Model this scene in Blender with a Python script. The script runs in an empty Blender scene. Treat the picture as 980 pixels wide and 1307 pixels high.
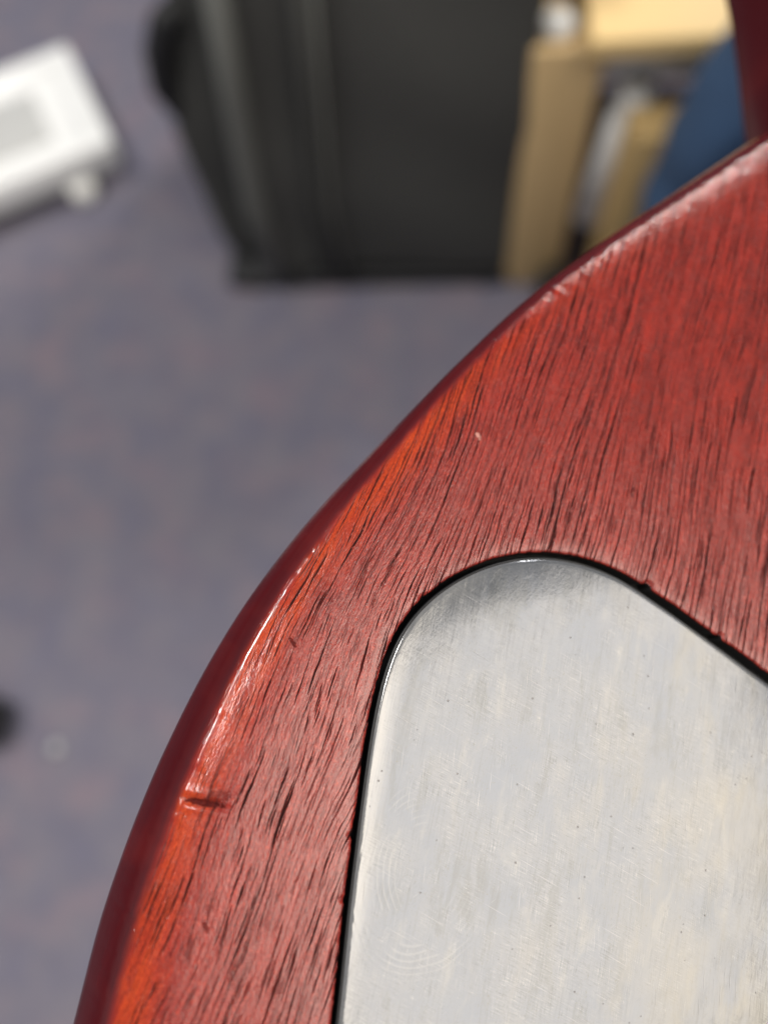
import bpy, bmesh, math, random
import numpy as np
from mathutils import Matrix, Vector

random.seed(7)
rng = np.random.default_rng(7)
S = bpy.context.scene
COL = S.collection

# ------------------------------------------------------------------ camera
CAM_H = 0.85
cam = bpy.data.cameras.new('camera')
cam.sensor_fit = 'VERTICAL'
cam.sensor_height = 36.0
cam.lens = 27.54
cam.clip_start = 0.005
cam.clip_end = 60
cam.dof.use_dof = True
cam.dof.focus_distance = 0.136
cam.dof.aperture_fstop = 4.9
cam.dof.aperture_blades = 0
co = bpy.data.objects.new('camera', cam)
COL.objects.link(co)
cr = Matrix(((0.99755897, 0.0, 0.06982913), (0.02571159, 0.92974374, -0.36730845), (-0.06492319, 0.36820726, 0.9274742)))
co.matrix_world = Matrix.Translation((0, 0, CAM_H)) @ cr.to_4x4()
S.camera = co

# ------------------------------------------------------------------ light of the room
w = bpy.data.worlds.new('World')
S.world = w
w.use_nodes = True
bg = w.node_tree.nodes['Background']
bg.inputs['Color'].default_value = (0.88, 0.94, 1.0, 1)
bg.inputs['Strength'].default_value = 0.24


def area(name, loc, target, sx, sy, power, col, spread=180):
    l = bpy.data.lights.new(name, 'AREA')
    l.shape = 'RECTANGLE'
    l.size = sx
    l.size_y = sy
    l.energy = power
    l.color = col
    l.spread = math.radians(spread)
    o = bpy.data.objects.new(name, l)
    COL.objects.link(o)
    d = Vector(target) - Vector(loc)
    o.location = loc
    o.rotation_euler = (0, 0, math.radians(17))   # the fittings hang in line, facing straight down
    return o


# big ceiling panel whose reflection lies on the metal cover
area('ceiling_panel', (1.545, -1.07, 2.45), (1.545, -1.07, 0), 1.9, 1.9, 64, (1.0, 0.91, 0.79))
# the room's other two ceiling fittings: glints along the lower and the upper edge
area('ceiling_lamp', (-0.90, 0.26, 2.45), (-0.90, 0.26, 0), 0.20, 0.80, 42, (1.0, 0.97, 0.93))
area('ceiling_lamp', (1.2, 2.35, 2.45), (1.2, 2.35, 0), 0.22, 0.75, 74, (1.0, 0.97, 0.93))

S.view_settings.view_transform = 'Standard'
S.view_settings.look = 'None'
S.view_settings.exposure = 0.0
S.view_settings.gamma = 1.0
S.view_settings.use_curve_mapping = False
S.cycles.max_bounces = 6
S.cycles.sample_clamp_indirect = 6.0


# ------------------------------------------------------------------ node helpers
class NT:
    def __init__(self, name):
        self.m = bpy.data.materials.new(name)
        self.m.use_nodes = True
        self.t = self.m.node_tree
        self.b = self.t.nodes['Principled BSDF']
        self.L = self.t.links

    def n(self, kind, **kw):
        x = self.t.nodes.new(kind)
        for k, v in kw.items():
            setattr(x, k, v)
        return x

    def set(self, sock, v):
        if isinstance(v, bpy.types.NodeSocket):
            self.L.new(v, sock)
        else:
            sock.default_value = v

    def math(self, op, a, b=0.0, c=0.0, clamp=False):
        x = self.n('ShaderNodeMath', operation=op, use_clamp=clamp)
        self.set(x.inputs[0], a)
        self.set(x.inputs[1], b)
        self.set(x.inputs[2], c)
        return x.outputs[0]

    def add(self, a, b): return self.math('ADD', a, b)
    def sub(self, a, b): return self.math('SUBTRACT', a, b)
    def mul(self, a, b): return self.math('MULTIPLY', a, b)
    def div(self, a, b): return self.math('DIVIDE', a, b)
    def mx(self, a, b): return self.math('MAXIMUM', a, b)

    def xyz(self, x=0.0, y=0.0, z=0.0):
        c = self.n('ShaderNodeCombineXYZ')
        for s, v in zip(c.inputs, (x, y, z)):
            self.set(s, v)
        return c.outputs[0]

    def coords(self, scale=1000.0):
        tc = self.n('ShaderNodeTexCoord')
        vm = self.n('ShaderNodeVectorMath', operation='SCALE')
        self.L.new(tc.outputs['Object'], vm.inputs[0])
        vm.inputs['Scale'].default_value = scale
        sp = self.n('ShaderNodeSeparateXYZ')
        self.L.new(vm.outputs[0], sp.inputs[0])
        return vm.outputs[0], sp.outputs[0], sp.outputs[1], sp.outputs[2]

    def noise(self, vec, scale=1.0, detail=2.0, rough=0.5, dist=0.0):
        x = self.n('ShaderNodeTexNoise')
        self.set(x.inputs['Vector'], vec)
        x.inputs['Scale'].default_value = scale
        x.inputs['Detail'].default_value = detail
        x.inputs['Roughness'].default_value = rough
        x.inputs['Distortion'].default_value = dist
        return x.outputs['Fac']

    def voronoi(self, vec, scale=1.0, rnd=1.0):
        x = self.n('ShaderNodeTexVoronoi', voronoi_dimensions='2D')
        self.set(x.inputs['Vector'], vec)
        x.inputs['Scale'].default_value = scale
        x.inputs['Randomness'].default_value = rnd
        s = self.n('ShaderNodeSeparateColor')
        self.L.new(x.outputs['Color'], s.inputs[0])
        return x.outputs['Distance'], s.outputs[0], s.outputs[1]

    def ramp(self, v, a, b, lo=0.0, hi=1.0, smooth=True):
        x = self.n('ShaderNodeMapRange', interpolation_type='SMOOTHSTEP' if smooth else 'LINEAR')
        self.set(x.inputs['Value'], v)
        self.set(x.inputs['From Min'], a)
        self.set(x.inputs['From Max'], b)
        self.set(x.inputs['To Min'], lo)
        self.set(x.inputs['To Max'], hi)
        return x.outputs['Result']

    def mix(self, f, a, b):
        x = self.n('ShaderNodeMix', data_type='RGBA')
        self.set(x.inputs['Factor'], f)
        self.set(x.inputs[6], (*a, 1) if isinstance(a, tuple) else a)
        self.set(x.inputs[7], (*b, 1) if isinstance(b, tuple) else b)
        return x.outputs[2]

    def bump(self, h, dist, strength=1.0, normal=None):
        x = self.n('ShaderNodeBump')
        self.set(x.inputs['Height'], h)
        x.inputs['Distance'].default_value = dist
        x.inputs['Strength'].default_value = strength
        if normal is not None:
            self.L.new(normal, x.inputs['Normal'])
        return x.outputs[0]

    def attr(self, name):
        x = self.n('ShaderNodeAttribute', attribute_name=name)
        return x.outputs['Fac']

    def P(self, **kw):
        for k, v in kw.items():
            s = self.b.inputs[k.replace('_', ' ')]
            if isinstance(v, tuple) and len(v) == 3:
                v = (*v, 1)
            self.set(s, v)
        return self.m


def plain(name, col, rough=0.6, metal=0.0, noise_scale=60.0, amount=0.25, bumpd=0.0):
    t = NT(name)
    v, x, y, z = t.coords(1.0)
    f = t.noise(v, noise_scale, 4)
    c2 = tuple(c * (1 - amount) for c in col)
    c3 = tuple(min(1, c * (1 + amount)) for c in col)
    t.P(Base_Color=t.mix(f, c2, c3), Roughness=rough, Metallic=metal)
    if bumpd:
        t.P(Normal=t.bump(f, bumpd))
    return t.m


# ------------------------------------------------------------------ object helpers
def link(o, parent=None):
    COL.objects.link(o)
    if parent is not None:
        o.parent = parent
    return o


def mesh(name, verts, faces, mat, parent=None, smooth=True, mats=None):
    me = bpy.data.meshes.new(name)
    me.from_pydata([tuple(map(float, v)) for v in verts], [], [tuple(map(int, f)) for f in faces])
    if mat:
        me.materials.append(mat)
    if smooth:
        me.polygons.foreach_set('use_smooth', [True] * len(me.polygons))
    me.update()
    return link(bpy.data.objects.new(name, me), parent)


def frombm(name, bm, mat, parent=None, smooth=True):
    bmesh.ops.recalc_face_normals(bm, faces=bm.faces[:])
    me = bpy.data.meshes.new(name)
    bm.to_mesh(me)
    bm.free()
    me.materials.append(mat)
    if smooth:
        me.polygons.foreach_set('use_smooth', [True] * len(me.polygons))
    return link(bpy.data.objects.new(name, me), parent)


def box(name, lo, hi, mat, parent=None, bev=0.004, seg=3, warp=0.0, cuts=0, fn=None):
    bm = bmesh.new()
    bmesh.ops.create_cube(bm, size=1.0)
    lo, hi = Vector(lo), Vector(hi)
    for v in bm.verts:
        v.co = Vector([lo[i] + (v.co[i] + .5) * (hi[i] - lo[i]) for i in range(3)])
    if cuts:
        bmesh.ops.subdivide_edges(bm, edges=bm.edges[:], cuts=cuts, use_grid_fill=True)
    if bev and not cuts:
        bmesh.ops.bevel(bm, geom=bm.edges[:], offset=bev, segments=seg, profile=0.5, affect='EDGES')
    if fn:
        for v in bm.verts:
            v.co = fn(v.co)
    return frombm(name, bm, mat, parent)


def tube(name, pts, rad, mat, parent=None, n=16, cap=True):
    pts = [Vector(p) for p in pts]
    if not hasattr(rad, '__len__'):
        rad = [rad] * len(pts)
    vs, fs = [], []
    prev = None
    for i, p in enumerate(pts):
        d = (pts[min(i + 1, len(pts) - 1)] - pts[max(i - 1, 0)]).normalized()
        if prev is None:
            a = d.orthogonal().normalized()
        else:
            a = (prev - d * prev.dot(d)).normalized()
        prev = a
        b = d.cross(a)
        for k in range(n):
            t = 2 * math.pi * k / n
            vs.append(p + (a * math.cos(t) + b * math.sin(t)) * rad[i])
    for i in range(len(pts) - 1):
        for k in range(n):
            fs.append((i * n + k, i * n + (k + 1) % n, (i + 1) * n + (k + 1) % n, (i + 1) * n + k))
    if cap:
        fs.append(tuple(range(n))[::-1])
        fs.append(tuple((len(pts) - 1) * n + k for k in range(n)))
    return mesh(name, vs, fs, mat, parent)


def lathe(name, prof, mat, parent=None, n=24, loc=(0, 0, 0)):
    vs, fs = [], []
    for r, z in prof:
        for k in range(n):
            t = 2 * math.pi * k / n
            vs.append((loc[0] + r * math.cos(t), loc[1] + r * math.sin(t), loc[2] + z))
    for i in range(len(prof) - 1):
        for k in range(n):
            fs.append((i * n + k, i * n + (k + 1) % n, (i + 1) * n + (k + 1) % n, (i + 1) * n + k))
    fs.append(tuple(range(n))[::-1])
    fs.append(tuple((len(prof) - 1) * n + k for k in range(n)))
    return mesh(name, vs, fs, mat, parent)


def thing(name, label, cat, loc=(0, 0, 0), rot=None):
    o = bpy.data.objects.new(name, None)
    o.empty_display_size = 0.05
    COL.objects.link(o)
    o.location = loc
    if rot is not None:
        o.rotation_euler = rot
    o['label'] = label
    o['category'] = cat
    return o


def tag(o, label, cat):
    o['label'] = label
    o['category'] = cat
    return o


# ------------------------------------------------------------------ materials
def mat_wood():
    t = NT('cherry_mahogany')
    V, x, y, z = t.coords(1000.0)
    ed = t.attr('edge_d')       # mm in from the crease (negative on the flank)
    rim = t.attr('rim_d')       # mm from the cavity rim
    # grain runs towards a far point, so the lines fan out a little
    gv = t.mul(t.div(t.sub(x, 24.0), t.sub(450.0, y)), 450.0)
    gv = t.add(gv, t.mul(z, 0.35))
    low = t.noise(t.xyz(t.mul(gv, .03), t.mul(y, .016), 3.0), 1.0, 1)
    med = t.noise(t.xyz(t.mul(gv, .30), t.mul(y, .07), 7.0), 1.0, 2)
    fin = t.noise(t.xyz(t.mul(gv, 1.6), t.mul(y, .5), 1.0), 1.0, 2)
    v = t.add(gv, t.mul(t.sub(low, .5), 9.0))
    v = t.add(v, t.mul(t.sub(med, .5), 1.1))
    v = t.add(v, t.mul(t.sub(fin, .5), .20))
    u = y

    def pores(su, sv, lo, span, seed, soft=.38):
        d, r1, r2 = t.voronoi(t.xyz(t.add(t.mul(u, su), seed), t.mul(v, sv), 0.0), 1.0)
        thr = t.add(t.mul(t.math('POWER', r1, 1.2), span), lo)
        return t.ramp(t.div(d, thr), 1.0, 1.0 - soft, 0.0, 1.0)

    def lines(sp, su, lo, hi, wmax, seed):
        """open pores strung along growth lines: each line has its own offset, swell and gaps"""
        q = t.add(t.div(v, sp), seed)
        k = t.math('FLOOR', q)
        f = t.sub(t.sub(q, k), .5)
        wn = t.n('ShaderNodeTexWhiteNoise', noise_dimensions='1D')
        t.set(wn.inputs['W'], k)
        r = wn.outputs['Value']
        jit = t.mul(t.sub(r, .5), .44)
        jit = t.add(jit, t.mul(t.sub(t.noise(t.xyz(t.mul(u, .09), t.mul(k, 3.37), seed), 1.0, 2), .5), .40))
        d = t.mul(t.math('ABSOLUTE', t.sub(f, jit)), sp)
        on = t.noise(t.xyz(t.add(t.mul(u, su), t.mul(r, 91.0)), t.mul(k, 5.71), seed + 3.0), 1.0, 2, .55)
        on = t.sub(on, t.ramp(y, 15.0, -25.0, 0.0, .045))
        wd = t.add(t.ramp(on, lo, hi, 0.0, wmax, False), .004)
        return t.ramp(t.div(d, wd), 1.15, .70)

    p1 = lines(1.75, .085, .42, .68, .215, .3)
    p2 = lines(1.10, .110, .44, .70, .165, 40.7)
    p3 = lines(.72, .140, .47, .72, .13, 83.1)
    p4 = pores(.13, 3.2, .0, .30, 55.9)
    p5 = pores(.050, 1.40, .04, .17, 12.4)
    dens = t.noise(t.xyz(t.mul(v, .16), t.mul(u, .03), 11.0), 1.0, 2)
    densr = t.ramp(dens, .30, .55, .55, 1.0)
    p = t.mx(p1, t.mx(p2, t.mul(p3, t.ramp(y, 15.0, -25.0, .9, .35))))
    p = t.mx(p, t.mul(p5, t.ramp(y, 20.0, -30.0)))
    p = t.mx(t.mul(p, densr), t.mul(p4, .4))
    p = t.math('MINIMUM', p, 1.0)
    # break the pores up along their length
    brk = t.noise(t.xyz(t.mul(v, 2.2), t.mul(u, .8), 5.0), 1.0, 2)
    p = t.mul(p, t.ramp(brk, .30, .40, .45, 1.0))

    # stain: cherry red, brighter orange where it is rubbed thin along the edge
    str1 = t.noise(t.xyz(t.mul(v, .55), t.mul(u, .035), 21.0), 1.0, 3, .6)
    str2 = t.noise(t.xyz(t.mul(v, 3.2), t.mul(u, .16), 9.0), 1.0, 3, .6)
    cloud = t.noise(t.xyz(t.mul(x, .07), t.mul(y, .07), 2.0), 1.0, 3)
    base = t.mix(str1, (.105, .006, .004), (.44, .022, .007))
    base = t.mix(t.ramp(str2, .35, .75, 0, .6), base, (.085, .006, .005))
    edn = t.add(ed, t.mul(t.sub(t.noise(t.xyz(t.mul(x, .3), t.mul(y, .12), 4.0), 1.0, 3), .5), 5.0))
    orange = t.mul(t.ramp(edn, 7.5, 1.5), t.ramp(edn, -1.0, 1.2))
    orange = t.mul(orange, t.ramp(y, 52.0, 12.0, .25, 1.0))
    oc = t.mix(str2, (.21, .011, .002), (.62, .074, .007))
    base = t.mix(t.mul(t.mul(orange, t.ramp(str1, .30, .58, .35, 1.0)), .9), base, oc)
    # flank faces away from the light: its shade painted into the base colour
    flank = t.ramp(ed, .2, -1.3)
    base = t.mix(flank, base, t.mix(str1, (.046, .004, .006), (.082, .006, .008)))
    base = t.mix(t.mul(t.ramp(cloud, .5, .75), .35), base, (.16, .014, .012))
    p = t.mul(p, t.ramp(ed, -1.4, .6))
    gk = t.ramp(ed, -.6, .8)
    grit = t.noise(t.xyz(t.mul(v, 3.4), t.mul(u, 1.5), 41.0), 1.0, 3, .7)
    base = t.mix(t.mul(t.mul(t.ramp(grit, .48, .36), .6), gk), base, (.13, .006, .004))
    base = t.mix(t.mul(t.mul(t.ramp(grit, .54, .66), .30), gk), base, (.80, .10, .035))
    base = t.mix(t.mul(p, .97), base, (.014, .005, .005))

    # knocks in the lacquer
    marks = None

    def spot(cx, cy, rx, ry, ang):
        c, s = math.cos(ang), math.sin(ang)
        dx, dy = t.sub(x, cx), t.sub(y, cy)
        a = t.div(t.add(t.mul(dx, c), t.mul(dy, s)), rx)
        b = t.div(t.sub(t.mul(dy, c), t.mul(dx, s)), ry)
        d = t.math('SQRT', t.add(t.mul(a, a), t.mul(b, b)))
        d = t.add(d, t.mul(t.sub(t.noise(V, 1.8, 4, .65), .5), 2.0))
        return t.ramp(d, 1.05, .7)

    chips = [(11.7, 20.1, .75, .42, -.5), (12.2, 19.4, .3, .25, 0)]
    for c in chips:
        m = spot(*c)
        marks = m if marks is None else t.mx(marks, m)
    base = t.mix(t.mul(marks, .7), base, (.62, .30, .24))
    scuff = t.mx(spot(-11.6, -55.8, 3.6, .62, .16), t.mul(spot(-10.0, -54.3, 2.4, 1.1, .45), .6))
    scuff = t.mx(scuff, t.mx(t.mul(spot(-7.2, -26.9, 1.0, .35, -.6), .8), t.mul(spot(-4.6, -73.1, 1.1, .4, -.7), .7)))
    base = t.mix(t.mul(scuff, .9), base, t.mix(t.noise(V, 2.5, 3), (.012, .004, .006), (.10, .014, .012)))

    # relief: open pores, fine fibre, orange peel
    fib = t.noise(t.xyz(t.mul(v, 3.6), t.mul(u, .75), 13.0), 1.0, 3, .65)
    peel = t.noise(V, 2.6, 3, .6)
    wav = t.noise(t.xyz(t.mul(v, 1.3), t.mul(u, .22), 17.0), 1.0, 2)
    h = t.mul(p, -1.0)
    fk = t.ramp(ed, -1.5, 1.0, .15, 1.0)
    h = t.add(h, t.mul(t.mul(fib, t.ramp(y, 20.0, -30.0, .58, .40)), fk))
    h = t.add(h, t.mul(peel, .24))
    h = t.add(h, t.mul(wav, .35))
    h = t.sub(h, t.mul(marks, .8))
    h = t.sub(h, t.mul(scuff, .9))
    h = t.mul(h, t.mx(t.ramp(ed, .3, 2.6, .22, 1.0), t.ramp(y, 15.0, 40.0)))
    nick = t.noise(t.xyz(t.mul(x, 1.5), t.mul(y, 1.5), z), 1.0, 3, .6)
    h = t.add(h, t.mul(t.mul(nick, t.mul(t.ramp(ed, 3.0, .3), t.ramp(ed, -3.0, -.5))), t.ramp(y, 20.0, 50.0, .12, .7)))
    nb = t.bump(h, .00016, .9)
    rough = t.ramp(t.noise(V, .5, 3), .3, .7, .21, .31, False)
    rough = t.add(rough, t.mul(p, .3))
    rough = t.math('SUBTRACT', rough, t.mul(t.ramp(ed, 5.0, .3), .13))
    t.P(Base_Color=base, Roughness=rough, Normal=nb, Specular_IOR_Level=t.mul(t.ramp(t.mx(p, scuff), 0.0, 1.0, .66, .04), t.ramp(ed, -2.2, -.2, .2, 1.0)), Coat_Weight=t.mul(t.ramp(t.mx(p, scuff), 0.0, 1.0, .42, .0), t.ramp(ed, -2.0, -.2, .0, 1.0)), Coat_Roughness=t.ramp(ed, 4.0, .3, .20, .10), Coat_IOR=1.5, Coat_Normal=nb)
    return t.m


def mat_metal():
    t = NT('scuffed_nickel')
    V, x, y, z = t.coords(1000.0)

    def rot(a):
        c, s = math.cos(a), math.sin(a)
        return t.add(t.mul(x, c), t.mul(y, s)), t.sub(t.mul(y, c), t.mul(x, s))
    cl = t.noise(t.xyz(t.mul(x, .09), t.mul(y, .07), 1.0), 1.0, 4, .6)
    cl2 = t.noise(t.xyz(t.mul(x, .35), t.mul(y, .2), 6.0), 1.0, 4, .6, .5)
    a, b = rot(.12)
    br1 = t.noise(t.xyz(t.mul(a, 2.4), t.mul(b, .09), 3.0), 1.0, 3, .6)     # smears along the plate
    a2, b2 = rot(1.42)
    br2 = t.noise(t.xyz(t.mul(a2, 4.0), t.mul(b2, .12), 8.0), 1.0, 3, .6)   # smears across it
    a3, b3 = rot(-.42)
    br3 = t.noise(t.xyz(t.mul(a3, 3.0), t.mul(b3, .25), 14.0), 1.0, 3, .6)
    # hairline scratches
    def hair(ang, sx, sy, seed, thr):
        aa, bb = rot(ang)
        d, r1, r2 = t.voronoi(t.xyz(t.add(t.mul(aa, sx), seed), t.mul(bb, sy), 0.0), 1.0)
        return t.mul(t.ramp(d, thr, thr * .3), t.ramp(r1, .35, .9))
    s1 = hair(1.38, 1.1, .026, 2.3, .085)
    s2 = hair(-.62, .9, .06, 9.4, .05)
    s3 = hair(.22, 1.0, .032, 4.6, .075)
    sc = t.mx(s1, t.mx(t.mul(s2, .6), s3))
    # finger smudges: ridges in arcs
    def print_(cx, cy, r0, r1):
        dx, dy = t.sub(x, cx), t.mul(t.sub(y, cy), .78)
        r = t.math('SQRT', t.add(t.mul(dx, dx), t.mul(dy, dy)))
        rr = t.add(r, t.mul(t.noise(t.xyz(t.mul(x, .09), t.mul(y, .09), 3.0), 1.0, 1), 3.5))
        wv = t.math('SINE', t.mul(rr, 2 * math.pi / .92))
        m = t.mul(t.ramp(r, r0, r0 + 3.0), t.ramp(r, r1, r1 - 4.0))
        m = t.mul(m, t.ramp(t.noise(V, .15, 3), .38, .58))
        m = t.mul(m, t.ramp(t.add(t.mul(dx, .8), t.mul(dy, 1.0)), 9.0, -2.0))
        return t.mul(wv, m)
    fp = t.add(print_(27.6, -55.5, 3.5, 15.0), t.mul(print_(33.5, -89.9, 7.0, 20.0), .7))
    d, r1, r2 = t.voronoi(t.xyz(t.mul(x, .55), t.mul(y, .55), 3.0), 1.0)
    pit = t.mul(t.ramp(d, t.mul(r2, .12), t.mul(r2, .05)), t.math('GREATER_THAN', r1, .955))
    grain = t.noise(t.xyz(t.mul(a3, 3.4), t.mul(b3, 1.3), 2.0), 1.0, 3, .7)
    worn = t.ramp(t.noise(t.xyz(t.mul(x, .05), t.mul(y, .06), 12.0), 1.0, 2), .42, .62)
    col = t.mix(t.ramp(cl, .2, .8), (0.141, 0.152, 0.175), (0.168, 0.171, 0.180))
    col = t.mix(t.mul(t.ramp(br1, .50, .72), .45), col, (0.129, 0.133, 0.144))
    yl = t.mul(t.ramp(t.noise(t.xyz(t.mul(a, .16), t.mul(b, .05), 6.0), 1.0, 4, .65), .45, .72), t.ramp(x, 30.0, 75.0, .03, .42))
    col = t.mix(yl, col, (0.202, 0.185, 0.147))
    smu = t.noise(t.xyz(t.mul(a, .22), t.mul(b, .06), 19.0), 1.0, 4, .65, .4)
    col = t.mix(t.ramp(smu, .52, .68, 0, .45), col, (0.121, 0.124, 0.125))
    col = t.mix(t.ramp(smu, .46, .30, 0, .35), col, (0.218, 0.214, 0.204))
    ss = t.noise(t.xyz(t.mul(x, 2.4), t.mul(y, 1.6), 8.0), 1.0, 4, .75)
    col = t.mix(t.mul(t.ramp(ss, .56, .70), t.ramp(smu, .40, .55, .2, 1.0)), col, (0.138, 0.137, 0.131))
    col = t.mix(t.mul(sc, .55), col, (0.243, 0.244, 0.255))
    col = t.mix(t.mul(t.mul(t.ramp(grain, .58, .70), worn), .55), col, (0.110, 0.112, 0.116))
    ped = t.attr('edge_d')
    edge_sheen = t.mul(t.mul(t.ramp(ped, 4.5, .3), t.ramp(x, 26.0, 16.0)), t.ramp(br1, .25, .6, .35, .8))  # bright reflection along the left edge, painted into the plate's colour
    col = t.mix(edge_sheen, col, (0.283, 0.278, 0.274))
    fine1 = t.noise(t.xyz(t.mul(a2, 6.0), t.mul(b2, .35), 3.0), 1.0, 3, .7)
    fine2 = t.noise(t.xyz(t.mul(b, .3), t.mul(a, 7.0), 5.0), 1.0, 3, .7)
    fine = t.add(t.mul(t.sub(fine1, .5), t.ramp(cl, .35, .6, .2, 1.0)), t.mul(t.sub(fine2, .5), t.ramp(cl2, .4, .65, .2, 1.0)))
    col = t.mix(t.ramp(fine, .04, .26, 0, .6), col, (0.268, 0.269, 0.269))
    col = t.mix(t.ramp(fine, -.02, -.24, 0, .75), col, (0.109, 0.112, 0.116))
    warm = t.mul(t.ramp(t.noise(t.xyz(t.mul(x, .06), t.mul(y, .045), 31.0), 1.0, 3), .38, .66), t.ramp(x, 45.0, 85.0, .0, .26))
    col = t.mix(warm, col, (.235, .212, .165))
    col = t.mix(pit, col, (0.153, 0.143, 0.142))
    col = t.mix(t.ramp(fp, .1, 1.0, 0, .32), col, (0.216, 0.220, 0.225))
    rough = t.add(.085, t.mul(t.ramp(cl2, .3, .7), .05))
    rough = t.add(rough, t.mul(t.ramp(br2, .45, .7), .035))
    rough = t.add(rough, t.mul(t.ramp(br1, .45, .7), .04))
    patch = t.ramp(cl, .38, .66)
    h = t.mul(t.mul(br1, .35), patch)
    h = t.add(h, t.mul(t.mul(br2, .22), t.ramp(cl2, .45, .7)))
    h = t.add(h, t.mul(t.mul(br3, .25), worn))
    h = t.add(h, t.mul(fp, .20))
    h = t.sub(h, t.mul(sc, .18))
    h = t.sub(h, t.mul(pit, 1.0))
    h = t.add(h, t.mul(t.mul(grain, worn), .34))
    h = t.add(h, t.mul(cl2, .22))
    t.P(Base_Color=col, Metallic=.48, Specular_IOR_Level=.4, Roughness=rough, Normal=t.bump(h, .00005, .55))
    return t.m


def mat_carpet():
    t = NT('grey_violet_carpet')
    V, x, y, z = t.coords(1.0)
    n1 = t.noise(V, 21.0, 3, .6)
    n2 = t.noise(t.xyz(t.add(x, 4.0), y, z), 17.0, 3, .6)
    f = t.noise(V, 420.0, 2)
    base = t.mix(t.ramp(n1, .34, .68), (.168, .158, .212), (.218, .197, .234))
    base = t.mix(t.ramp(n2, .48, .70, 0, .75), base, (.262, .198, .232))
    base = t.mix(t.ramp(n2, .48, .30, 0, .6), base, (.168, .162, .232))
    base = t.mix(t.ramp(f, .35, .65, 0, .5), base, (.15, .15, .18))
    t.P(Base_Color=base, Roughness=.95, Specular_IOR_Level=.15, Normal=t.bump(f, .003))
    return t.m


def mat_denim():
    t = NT('blue_denim')
    V, x, y, z = t.coords(1.0)
    n = t.noise(V, 14.0, 3)
    tw = t.noise(V, 600.0, 2)
    c = t.mix(t.ramp(n, .3, .7), (.018, .048, .115), (.038, .095, .205))
    c = t.mix(t.mul(tw, .4), c, (.10, .15, .22))
    t.P(Base_Color=c, Roughness=.9, Normal=t.bump(tw, .0006))
    return t.m


def mat_ply(name, c1, c2, ax=0):
    t = NT(name)
    V, x, y, z = t.coords(1.0)
    k = [3.0, 3.0, 3.0]
    g = t.noise(t.xyz(t.mul(x, 6.0 if ax == 0 else 60.0), t.mul(y, 60.0), t.mul(z, 60.0 if ax == 0 else 6.0)), 1.0, 4, .6)
    t.P(Base_Color=t.mix(g, c1, c2), Roughness=.55)
    return t.m


M_wood = mat_wood()
M_metal = mat_metal()
M_black = plain('black_cavity_paint', (.006, .006, .006), .7, noise_scale=900)
M_lip = plain('black_plastic', (.008, .008, .009), .42, noise_scale=900)
M_carpet = mat_carpet()
M_denim = mat_denim()
M_bag = plain('black_canvas', (.046, .046, .042), .85, noise_scale=260, amount=.4, bumpd=.001)
M_bag2 = plain('charcoal_canvas', (.052, .052, .048), .8, noise_scale=260, amount=.4, bumpd=.001)
M_strap = plain('grey_webbing', (.115, .117, .108), .7, noise_scale=400)
M_rubber = plain('black_rubber', (.008, .008, .009), .6)
M_white = plain('white_plastic', (.82, .82, .81), .35, amount=.03)
M_grey = plain('grey_panel', (.50, .50, .49), .4, amount=.08)
M_clear = plain('pearl_plastic', (.72, .71, .68), .15, amount=.05)
M_post = mat_ply('stained_pine', (.48, .33, .15), (.66, .47, .24), 2)
M_top = mat_ply('birch_plywood', (.70, .48, .20), (.86, .62, .29), 0)
M_card = mat_ply('brown_cardboard', (.42, .28, .115), (.52, .36, .155), 0)
M_steel = plain('painted_steel', (.70, .69, .66), .35, 0.0, amount=.1)
M_leather = plain('dark_leather', (.02, .014, .010), .4)

# ------------------------------------------------------------------ carpet
bm = bmesh.new()
bmesh.ops.create_grid(bm, x_segments=2, y_segments=2, size=4.0)
fl = frombm('carpet', bm, M_carpet, smooth=False)
fl['kind'] = 'structure'

# ------------------------------------------------------------------ guitar
gr = Matrix(((0.91737009, 0.31220232, 0.24690449), (-0.26606338, 0.94233822, -0.2029999), (-0.29604458, 0.1205338, 0.9475385)))
guitar = thing('electric_guitar', 'cherry red wooden guitar body seen close up with open grain and worn edge', 'guitar')
guitar.matrix_world = Matrix.Translation((-0.00977608, 0.05142318, 0.72015361)) @ gr.to_4x4()


def resample(pts, step_fn, closed=True, vals=None):
    """Catmull-Rom through closed control points; returns dense points and values"""
    P = np.array(pts, float)
    n = len(P)
    out, ov = [], []
    for i in range(n):
        p0, p1, p2, p3 = P[(i - 1) % n], P[i], P[(i + 1) % n], P[(i + 2) % n]
        d = [max(1e-6, np.linalg.norm(b - a) ** .5) for a, b in ((p0, p1), (p1, p2), (p2, p3))]
        m1 = (p1 - p0) / d[0] - (p2 - p0) / (d[0] + d[1]) + (p2 - p1) / d[1]
        m2 = (p2 - p1) / d[1] - (p3 - p1) / (d[1] + d[2]) + (p3 - p2) / d[2]
        m1, m2 = m1 * d[1], m2 * d[1]
        k = max(2, int(np.linalg.norm(p2 - p1) / step_fn(.5 * (p1 + p2))))
        for j in range(k):
            s = j / k
            h = (2*s**3 - 3*s**2 + 1, s**3 - 2*s**2 + s, -2*s**3 + 3*s**2, s**3 - s**2)
            out.append(h[0]*p1 + h[1]*m1 + h[2]*p2 + h[3]*m2)
            if vals is not None:
                ov.append([(1 - s) * a + s * b for a, b in zip(vals[i], vals[(i + 1) % n])])
    return np.array(out), np.array(ov)


def seglen(P):
    return np.linalg.norm(np.roll(P, -1, 0) - P, axis=1)


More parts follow.
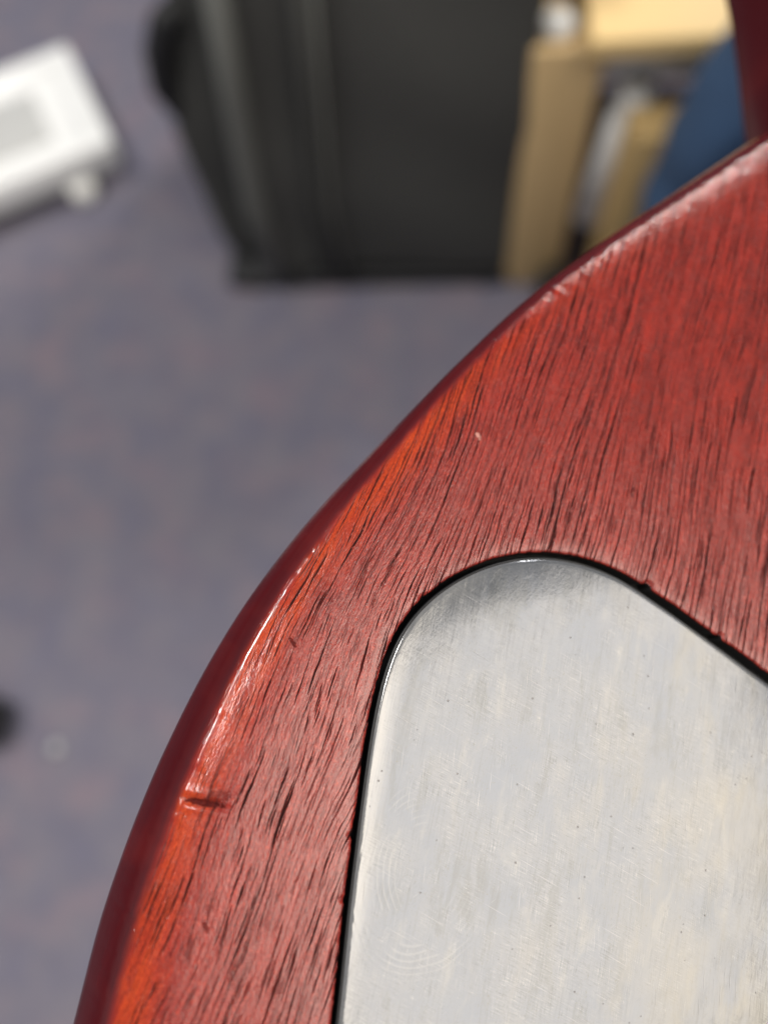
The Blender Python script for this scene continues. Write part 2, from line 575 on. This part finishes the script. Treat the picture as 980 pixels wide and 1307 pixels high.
def gsmooth(P, sigma):
    """circular smoothing by arc length (mm)"""
    s = np.concatenate([[0], np.cumsum(seglen(P))])
    L = s[-1]
    s = s[:-1]
    w_ = .5 * (seglen(P) + np.roll(seglen(P), 1))
    out = np.empty_like(P)
    for i in range(len(P)):
        d = np.abs(s - s[i])
        d = np.minimum(d, L - d)
        k = np.exp(-.5 * (d / sigma) ** 2) * w_
        out[i] = (P * k[:, None]).sum(0) / k.sum()
    return out


def normals2(P):
    """outward normals of a closed curve"""
    T = np.roll(P, -1, 0) - np.roll(P, 1, 0)
    T /= np.linalg.norm(T, axis=1)[:, None]
    N = np.stack([T[:, 1], -T[:, 0]], 1)
    A = .5 * np.sum(P[:, 0] * np.roll(P[:, 1], -1) - np.roll(P[:, 0], -1) * P[:, 1])
    return N if A > 0 else -N


def corrnoise(P, scale, seed):
    """1-D smooth noise along a curve"""
    s = np.concatenate([[0], np.cumsum(seglen(P))])[:-1] / scale
    r = np.random.default_rng(seed).normal(size=int(s[-1]) + 4)
    i = s.astype(int)
    f = s - i
    f = f * f * (3 - 2 * f)
    return r[i] * (1 - f) + r[i + 1] * f


# control points of the crease where the face turns over into the flank, mm:
# (x, y, flank width, how bevelled, dome drop)
ctl = [(-4.4, -137.9, 7.5, 1, 1.2),
       (-9.4, -110.0, 7.2, 1, 1.2),
       (-12.6, -89.6, 6.9, 1, 1.2),
       (-14.0, -80.5, 6.7, 1, 1.2),
       (-14.8, -72.1, 6.4, 1, 1.2),
       (-15.2, -63.2, 6.2, 1, 1.2),
       (-15.2, -54.0, 6.0, 1, 1.2),
       (-14.4, -39.0, 5.5, 1, 1.2),
       (-12.7, -26.1, 5.0, 0.9, 1.1),
       (-10.0, -14.0, 4.5, 0.8, 1.0),
       (-6.4, -2.0, 4.0, 0.65, 0.9),
       (-2.0, 9.9, 3.5, 0.45, 0.8),
       (2.8, 23.0, 2.9, 0.2, 0.7),
       (8.4, 36.2, 2.7, 0, 0.6),
       (15.3, 50.4, 2.7, 0, 0.6),
       (23.1, 63.6, 2.9, 0, 0.6),
       (31.7, 76.5, 3.2, 0, 0.6),
       (41.0, 89.9, 3.5, 0, 0.6),
       (51.6, 105.4, 3.7, 0, 0.6),
       (58.9, 115.5, 3.7, 0, 0.6),
       (64.0, 121.3, 3.5, 0, 0.6),
       (69.1, 126.7, 3, 0, 0.6),
       (67.6, 132.5, 3, 0, 0.6),
       (63.3, 142.4, 3, 0, 0.6),
       (57.6, 157.4, 3, 0, 0.6),
       (49.4, 176.3, 3, 0, 0.6),
       (41.3, 193.0, 3, 0, 0.6),
       (41.1, 206.4, 3, 0, 0.6),
       (54.4, 211.0, 3, 0, 0.6),
       (78.1, 198.4, 3, 0, 0.6),
       (117.0, 165.2, 3, 0, 0.6),
       (159.6, 99.4, 3, 0, 0.6),
       (189.6, 12.5, 3, 0, 0.6),
       (187.1, -93.3, 4, 0.5, 0.8),
       (135.7, -175.5, 6, 1, 1),
       (64.0, -201.2, 7, 1, 1.2),
       (13.9, -178.6, 7.5, 1, 1.2)]


def stepf(p):
    return .35 if (p[0] < 75 and -108 < p[1] < 118) else (1.2 if (p[0] < 90 and p[1] < 190 and p[1] > -130) else 5.0)


OUT, VAL = resample([c[:2] for c in ctl], stepf, vals=[c[2:] for c in ctl])
OUT = gsmooth(OUT, 3.0)
ON = normals2(OUT)
nO = len(OUT)
W_, BV, DR = VAL[:, 0], VAL[:, 1], VAL[:, 2]
wob = corrnoise(OUT, 1.1, 3) * .05 + corrnoise(OUT, 5.0, 5) * .05
upper = np.clip((OUT[:, 1] - 30) / 25, 0, 1) * (OUT[:, 1] < 125)
ding = np.abs(corrnoise(OUT, 1.4, 9)) * upper * .10
rings = [14, 11, 9, 7.5, 6, 5, 4, 3.2, 2.4, 1.8, 1.3, .9, .6, .35, .15, 0]
LR = 9.0 - 4.0 * np.clip((OUT[:, 1] - 10) / 40, 0, 1)
DR = DR + .15 * np.clip((OUT[:, 1] - 30) / 40, 0, 1)
SL = 2 * DR / LR
A0 = np.arctan(SL)
V, F, ED, RD = [], [], [], []
rowsO = []


def addrow(P, z, ed, rd=99.0):
    i0 = len(V)
    for k in range(len(P)):
        V.append((P[k, 0], P[k, 1], z[k] if hasattr(z, '__len__') else z))
        ED.append(ed)
        RD.append(rd)
    return i0


def strip(i0, i1, n):
    for k in range(n):
        k2 = (k + 1) % n
        F.append((i0 + k, i0 + k2, i1 + k2, i1 + k))


def dent(P, z):
    """the knock across the edge"""
    c = np.array([-11.6, -55.8])
    d = np.array([.985, .17])
    q = P - c
    al = q @ d
    ac = q @ np.array([-d[1], d[0]])
    g1 = .55 * np.exp(-.5 * (ac / .42) ** 2) * np.clip(1.3 - np.abs(al / 3.4) ** 3, 0, 1)
    q2 = P - np.array([-10.1, -53.4])
    g2 = .16 * np.exp(-.5 * ((q2 @ np.array([-.3, .95])) / .5) ** 2) * np.exp(-.5 * ((q2 @ np.array([.95, .3])) / 1.6) ** 2)
    lump = .16 * np.exp(-.5 * ((ac - 1.3) / .5) ** 2) * np.exp(-.5 * (al / 3) ** 2)
    k = .65 + .5 * np.abs(np.sin(P[:, 0] * 5.1 + P[:, 1] * 2.3) * np.sin(P[:, 0] * 2.2 - 3 * P[:, 1]))
    rim_ = .12 * np.exp(-.5 * ((ac + 1.1) / .3) ** 2) * np.exp(-.5 * (al / 2.5) ** 2)
    return z - g1 * k - g2 * k + lump * k + rim_ * k


for d in rings:
    P = OUT - ON * d
    z = -DR * np.clip(1 - d / LR, 0, 1) ** 2
    if d < 3:
        f = (1 - d / 3)
        P = P + ON * (wob * f)[:, None]
        z = z - ding * f * np.abs(np.sin(d * 4 + OUT[:, 0]))
    rowsO.append(addrow(P, dent(P, z), d))
K = 14
for i in range(1, K + 1):
    s = i / K
    aa = A0 + s * (math.pi / 2 - A0)
    oa = (np.sin(aa) - np.sin(A0)) / (1 - np.sin(A0))
    za = -(np.cos(A0) - np.cos(aa)) / (1 - np.sin(A0))
    ob, zb = s, -SL * s - 1.30 * s ** 1.5
    o = W_ * (BV * ob + (1 - BV) * oa) + wob * (1 - s)
    z = -DR + W_ * (BV * zb + (1 - BV) * za)
    P = OUT + ON * o[:, None]
    z = z - ding * (1 - s) * np.abs(np.sin(s * 9 + OUT[:, 0]))
    rowsO.append(addrow(P, dent(P, z) if s < .6 else z, -float(np.mean(s)) * 5.0))
    zl = z
PW = OUT + ON * W_[:, None]
for zz in (-12, -18, -26, -33):
    rowsO.append(addrow(PW, np.minimum(zl - .5, zz), -8.0))
for i in (1, 2, 3, 4):
    a = i / 4 * math.pi / 2
    rowsO.append(addrow(PW - ON * (4 * (1 - math.cos(a))), -33 - 4 * math.sin(a), -10.0))
for a, b in zip(rowsO[:-1], rowsO[1:]):
    strip(a, b, nO)
F.append(tuple(rowsO[-1] + k for k in range(nO)))

# the cavity rim (mm, middle of the black gap, half gap)
cav = [(29.3, -122.0, 0.65),
       (24.6, -101.8, 0.65),
       (20.2, -80.9, 0.65),
       (16.0, -63.1, 0.65),
       (12.1, -44.9, 0.65),
       (10.2, -34.9, 0.70),
       (9.3, -26.6, 0.74),
       (9.8, -19.0, 0.78),
       (12.5, -12.0, 0.78),
       (17.2, -5.6, 0.74),
       (23.3, -0.4, 0.70),
       (30.0, 3.0, 0.70),
       (37.4, 4.8, 0.74),
       (45.6, 4.9, 0.78),
       (53.4, 3.4, 0.87),
       (65.0, 0.5, 0.96),
       (79.5, -3.4, 1.04),
       (101.7, -9.7, 1.04),
       (132.6, -19.2, 1.04),
       (141.5, -27.1, 1.04),
       (141.4, -38.7, 1.04),
       (128.2, -93.2, 1.04),
       (111.1, -136.4, 1.04),
       (93.4, -145.6, 1.04),
       (46.8, -145.2, 1.04),
       (33.0, -137.5, 0.87)]
CV, CVv = resample([c[:2] for c in cav], lambda p: .3 if (p[0] < 95 and p[1] > -95) else 2.0, vals=[c[2:] for c in cav])
CV = gsmooth(CV, 2.0)
CN = normals2(CV)
nC = len(CV)
HG = CVv[:, 0]
rag = corrnoise(CV, .5, 21) * .045 + corrnoise(CV, 2.5, 23) * .04
chipm = np.zeros(nC)
for cx, cy, wd, am in ((51.5, 4.4, 1.1, .8), (68.0, .3, .8, .8), (28, 2.6, .5, .3), (12.1, -12.2, .6, .3), (13.9, -53.2, .5, .3), (16.1, -63, .6, .3)):
    dd = np.linalg.norm(CV - np.array([cx, cy]), axis=1)
    chipm = np.maximum(chipm, am * np.exp(-(dd / wd) ** 4))
RIM = CV + CN * (HG + rag + chipm)[:, None]
rowsC = []
for d, z in ((4.5, 0), (3.0, -.006), (2.1, -.025), (1.4, -.06), (.9, -.11), (.5, -.185), (.25, -.27), (.08, -.38), (0, -.52)):
    P = RIM + CN * d
    base = CV + CN * (HG + d)[:, None]
    f = min(1, d / 4.5)
    P = P * (1 - f) + base * f
    rowsC.append(addrow(P, z + (-.35 * chipm if 0 < d < .8 else 0 * chipm), 50.0, d))
rowsC.append(addrow(RIM, -1.0, 50.0, -1))
for a, b in zip(rowsC[:-1], rowsC[1:]):
    strip(b, a, nC)
# flat middle of the face between the last rings
bm = bmesh.new()
vo = [bm.verts.new(V[rowsO[0] + k]) for k in range(nO)]
vc = [bm.verts.new(V[rowsC[0] + k]) for k in range(nC)]
es = [bm.edges.new((vo[k], vo[(k + 1) % nO])) for k in range(nO)]
es += [bm.edges.new((vc[k], vc[(k + 1) % nC])) for k in range(nC)]
bm.verts.index_update()
res = bmesh.ops.triangle_fill(bm, use_beauty=True, use_dissolve=False, edges=es, normal=(0, 0, 1))
idx = {v: rowsO[0] + k for k, v in enumerate(vo)}
idx.update({v: rowsC[0] + k for k, v in enumerate(vc)})
for f in bm.faces:
    vv = [idx[v] for v in f.verts]
    if f.normal.z < 0:
        vv.reverse()
    F.append(tuple(vv))
bm.free()
Vm = np.array(V) / 1000.0
body = mesh('body', Vm, F, M_wood, guitar)
bm = bmesh.new()
bm.from_mesh(body.data)
bmesh.ops.recalc_face_normals(bm, faces=bm.faces[:])
bm.to_mesh(body.data)
bm.free()
for nm, arr in (('edge_d', ED), ('rim_d', RD)):
    at = body.data.attributes.new(nm, 'FLOAT', 'POINT')
    at.data.foreach_set('value', np.array(arr, np.float32))
# keep the flat face truly flat where the rings meet the fill
body.data.polygons.foreach_set('use_smooth', [True] * len(body.data.polygons))

# cavity: black painted walls and floor
V, F, ED, RD = [], [], [], []
r0 = addrow(RIM - CN * .03, -.46, 0)
r1 = addrow(RIM - CN * .06, -5.0, 0)
strip(r0, r1, nC)
F.append(tuple(r1 + k for k in range(nC)))
mesh('control_cavity', np.array(V) / 1000, F, M_black, guitar, smooth=False)

# metal cover with a rounded edge
V, F, ED, RD = [], [], [], []
rows = []
PE = CV - CN * (HG * .95)[:, None]
CD = []
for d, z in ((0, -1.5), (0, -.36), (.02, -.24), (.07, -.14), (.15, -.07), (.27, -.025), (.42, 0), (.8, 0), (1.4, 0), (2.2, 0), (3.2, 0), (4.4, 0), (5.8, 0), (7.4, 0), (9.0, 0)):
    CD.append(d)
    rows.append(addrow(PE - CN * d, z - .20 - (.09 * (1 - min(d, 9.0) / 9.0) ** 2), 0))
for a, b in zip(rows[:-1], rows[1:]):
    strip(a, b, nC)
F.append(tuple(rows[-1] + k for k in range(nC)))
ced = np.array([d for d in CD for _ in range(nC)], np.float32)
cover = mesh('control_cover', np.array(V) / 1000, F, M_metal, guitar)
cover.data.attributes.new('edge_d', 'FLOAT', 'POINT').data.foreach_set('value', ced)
cover['label'] = 'scuffed silver metal cover plate with rounded corner'

# black plastic lip under the cover's edge
V, F, ED, RD = [], [], [], []
rows = []
for d, z in ((-.1, -1.6), (-.1, -1.05), (.0, -.9), (.14, -.83), (.28, -.87), (.38, -1.0), (.40, -1.6)):
    rows.append(addrow(PE + CN * d, z, 0))
for a, b in zip(rows[:-1], rows[1:]):
    strip(a, b, nC)
mesh('gasket', np.array(V) / 1000, F, M_lip, guitar)

# ------------------------------------------------------------------ soft black bag standing on the carpet
bag = thing('equipment_bag', 'large black canvas bag standing upright on the carpet behind the guitar', 'bag', (-.09, .84, 0))


def bagfn(amp, seed):
    def fn(c):
        x, y, z = c
        b = 1 - ((x + .0) / .22) ** 2
        yy = y - amp * max(0, b) * math.sin(min(1, max(0, z / .5)) * math.pi) + .004 * math.sin(23 * x + seed) + .003 * math.sin(31 * z + 17 * x)
        t_ = max(0, min(1.6, (z - .20) / .2))
        lean = (-.012 * max(0, min(1, z / .2)) + .048 * t_ * t_ * (3 - 2 * min(1, t_)) / max(1, t_)) if x < 0 else 0
        sag = .012 * math.exp(-((z) / .03) ** 2)
        k = 1 - sag / .19 * (1 if x < 0 else .6)
        return Vector((x * k + lean * (abs(x) / .19), yy, z))
    return fn


def soft(name, lo, hi, mat, parent, cuts, fn, bev=.02):
    o = box(name, lo, hi, mat, parent, cuts=cuts, fn=fn)
    md = o.modifiers.new('soft', 'BEVEL')
    md.width = bev
    md.segments = 3
    md.limit_method = 'ANGLE'
    return o


soft('main_compartment', (-.19, -.15, .008), (.19, .15, .56), M_bag, bag, 12, bagfn(.012, 0))
soft('front_pocket', (-.125, -.178, .03), (.182, -.14, .50), M_bag2, bag, 12, bagfn(.010, 2), .012)
# piping round the pocket, webbing strap, carry loop, base
pp = [(-.118, -.182, .03), (-.120, -.186, .16), (-.108, -.190, .30), (-.090, -.188, .50)]
tube('piping', pp, .013, M_strap, bag, 12)
tube('piping', [(-.045, -.186, .03), (-.046, -.192, .16), (-.035, -.197, .30), (-.02, -.192, .50)], .007, M_bag, bag, 10)
tube('zip', [(-.03, -.185, .04), (-.033, -.191, .16), (-.022, -.196, .30), (-.01, -.191, .49)], .004, M_strap, bag, 10)
tube('handle', [(-.150, -.14, .36), (-.168, -.145, .35), (-.184, -.148, .32), (-.192, -.145, .28), (-.184, -.14, .25)], .014, M_rubber, bag, 12)
box('base', (-.187, -.185, .0), (.187, .15, .022), M_rubber, bag, .006)
for sx in (-.15, .15):
    lathe('rubber_foot', [(.012, 0), (.014, .004), (.011, .012)], M_rubber, bag, 16, (sx, -.175, 0.0))

# ------------------------------------------------------------------ white box on the carpet

wb = thing('white_box', 'white plastic box with recessed grey panel lying on the carpet at left', 'box', (-.444, .853, 0), (0, 0, math.radians(27.6)))


def tray(name, lo, hi, rec, mat, parent):
    """box with a raised rim round a shallow recess on its top"""
    bm = bmesh.new()
    bmesh.ops.create_cube(bm, size=1.0)
    for v in bm.verts:
        v.co = Vector([lo[i] + (v.co[i] + .5) * (hi[i] - lo[i]) for i in range(3)])
    bm.faces.ensure_lookup_table()
    top = max(bm.faces, key=lambda f: f.calc_center_median().z)
    bmesh.ops.inset_region(bm, faces=[top], thickness=rec, depth=0)
    r = bmesh.ops.inset_region(bm, faces=[top], thickness=.008, depth=-.012)
    bmesh.ops.bevel(bm, geom=[e for e in bm.edges if e.calc_length() > .02], offset=.004, segments=2, profile=.5, affect='EDGES')
    return frombm(name, bm, mat, parent)


tray('case', (-.24, 0, .027), (0, .215, .072), .036, M_white, wb)
box('panel', (-.165, .055, .0565), (-.072, .160, .0655), M_grey, wb, .004)
box('cable_box', (-.46, .0, .024), (-.242, .215, .070), M_white, wb, .008)
for fx, fy in ((-.066, .0), (-.03, .19), (-.40, .02), (-.40, .19)):
    lathe('foot', [(.012, 0), (.018, .003), (.020, .014), (.019, .024), (.012, .029)], M_clear, wb, 24, (fx, fy, 0))

# ------------------------------------------------------------------ wooden stand, cardboard
st = thing('wooden_stand', 'low wooden stand with pale plywood top beside the black bag', 'stand', (.13, .69, 0))
box('post', (-.045, -.035, 0), (.022, .035, .335), M_post, st, .004)
box('post', (.36, -.035, 0), (.42, .035, .335), M_post, st, .004)
box('top_board', (.002, -.055, .338), (.46, .40, .358), M_top, st, .003)
box('apron', (.0235, -.020, .292), (.358, -.004, .334), M_steel, st, .002)
box('back_rail', (.0235, .30, .02), (.358, .32, .334), M_post, st, .002)
box('post', (-.037, .32, 0), (.022, .38, .335), M_post, st, .004)
lathe('cap', [(.016, 0), (.017, .006), (.013, .012), (.004, .014)], M_steel, st, 24, (-.022, -.01, .3362))
tube('brace', [(.060, -.028, .29), (.052, -.030, .22), (.040, -.034, .12)], [.017, .017, .016], M_steel, st, 14)
lathe('rubber_foot', [(.016, 0), (.018, .01), (.014, .045), (.006, .05)], M_rubber, st, 20, (.012, -.055, 0.0))
cb = thing('cardboard_box', 'plain brown cardboard box standing in front of the wooden stand', 'box', (.27, .64, 0))
box('carton', (-.088, -.04, .002), (.10, .012, .278), M_card, cb, .003)
box('flap', (-.087, -.0395, .2785), (.099, -.016, .2815), M_card, cb, .001)

# ------------------------------------------------------------------ seated person: one leg in jeans
pe = thing('person', 'seated person in blue jeans with one leg behind the guitar', 'person', (.275, .58, 0))


def leg_mesh():
    path = [(0, 0, .045), (.0, .004, .12), (.0, .012, .22), (.010, .008, .31), (.040, -.005, .41), (.062, -.03, .48), (.07, -.10, .53), (.08, -.22, .55), (.10, -.36, .56), (.13, -.5, .575), (.15, -.6, .58)]
    rad = [.070, .068, .070, .073, .075, .078, .080, .083, .088, .092, .07]
    n = 40
    pts = [Vector(p) for p in path]
    # densify
    P, Rr = [], []
    for i in range(len(pts) - 1):
        for j in range(6):
            s = j / 6
            P.append(pts[i].lerp(pts[i + 1], s))
            Rr.append(rad[i] * (1 - s) + rad[i + 1] * s)
    P.append(pts[-1]); Rr.append(rad[-1])
    for _ in range(4):
        P = [P[0]] + [(P[i - 1] + P[i] * 2 + P[i + 1]) / 4 for i in range(1, len(P) - 1)] + [P[-1]]
    vs, fs, prev = [], [], None
    for i, p in enumerate(P):
        d = (P[min(i + 1, len(P) - 1)] - P[max(i - 1, 0)]).normalized()
        a = Vector((1, 0, 0)) if prev is None else prev
        a = (a - d * a.dot(d)).normalized()
        prev = a
        b = d.cross(a)
        for k in range(n):
            t = 2 * math.pi * k / n
            # deep lengthwise fold down the front plus slanting creases
            fold = -.055 * math.exp(-((((t - 4.35 + .2 * math.sin(i * .2)) + math.pi) % (2 * math.pi) - math.pi) / .26) ** 2)
            cre = .0016 * math.sin(i * .9 + 3 * t) + .0012 * math.sin(i * 1.7 - 2 * t)
            vs.append(p + (a * math.cos(t) + b * math.sin(t)) * (Rr[i] + fold + cre))
    for i in range(len(P) - 1):
        for k in range(n):
            fs.append((i * n + k, i * n + (k + 1) % n, (i + 1) * n + (k + 1) % n, (i + 1) * n + k))
    fs.append(tuple(range(n))[::-1])
    fs.append(tuple((len(P) - 1) * n + k for k in range(n)))
    return mesh('jeans_leg', vs, fs, M_denim, pe)


leg_mesh()


def shoefn(c):
    f = max(0, min(1, (-.06 - c.y) / .2))
    return Vector((c.x * (1 - .25 * f * f), c.y, c.z * (1 - .45 * f) if c.z > .03 else c.z))


so = box('shoe', (-.05, -.20, .014), (.05, .08, .09), M_leather, pe, cuts=6, fn=shoefn)
box('sole', (-.048, -.198, 0), (.048, .082, .0135), M_rubber, pe, .005)

# ------------------------------------------------------------------ small things on the carpet
plug = thing('cable_plug', 'small dark rounded plug lying on the carpet at the left edge', 'plug', (-.474, .088, 0))
tube('plug_body', [(-.05, 0, .0272), (-.035, 0, .0272), (.0, .0, .0272), (.012, .0, .0272), (.018, .0, .0272)], [.018, .027, .027, .023, .012], M_rubber, plug, 18)
tube('cable', [(-.03, 0, .012), (-.07, .01, .005), (-.12, .04, .004), (-.2, .06, .004)], .0038, M_rubber, plug, 10)
bead = lathe('bead', [(.0015, 0), (.005, .002), (.006, .005), (.005, .008), (.0015, .010)], M_grey, None, 16, (0, 0, 0))
bead.location = (-.407, .064, 0)
tag(bead, 'tiny pale shiny bead lying on the carpet at lower left', 'bead')
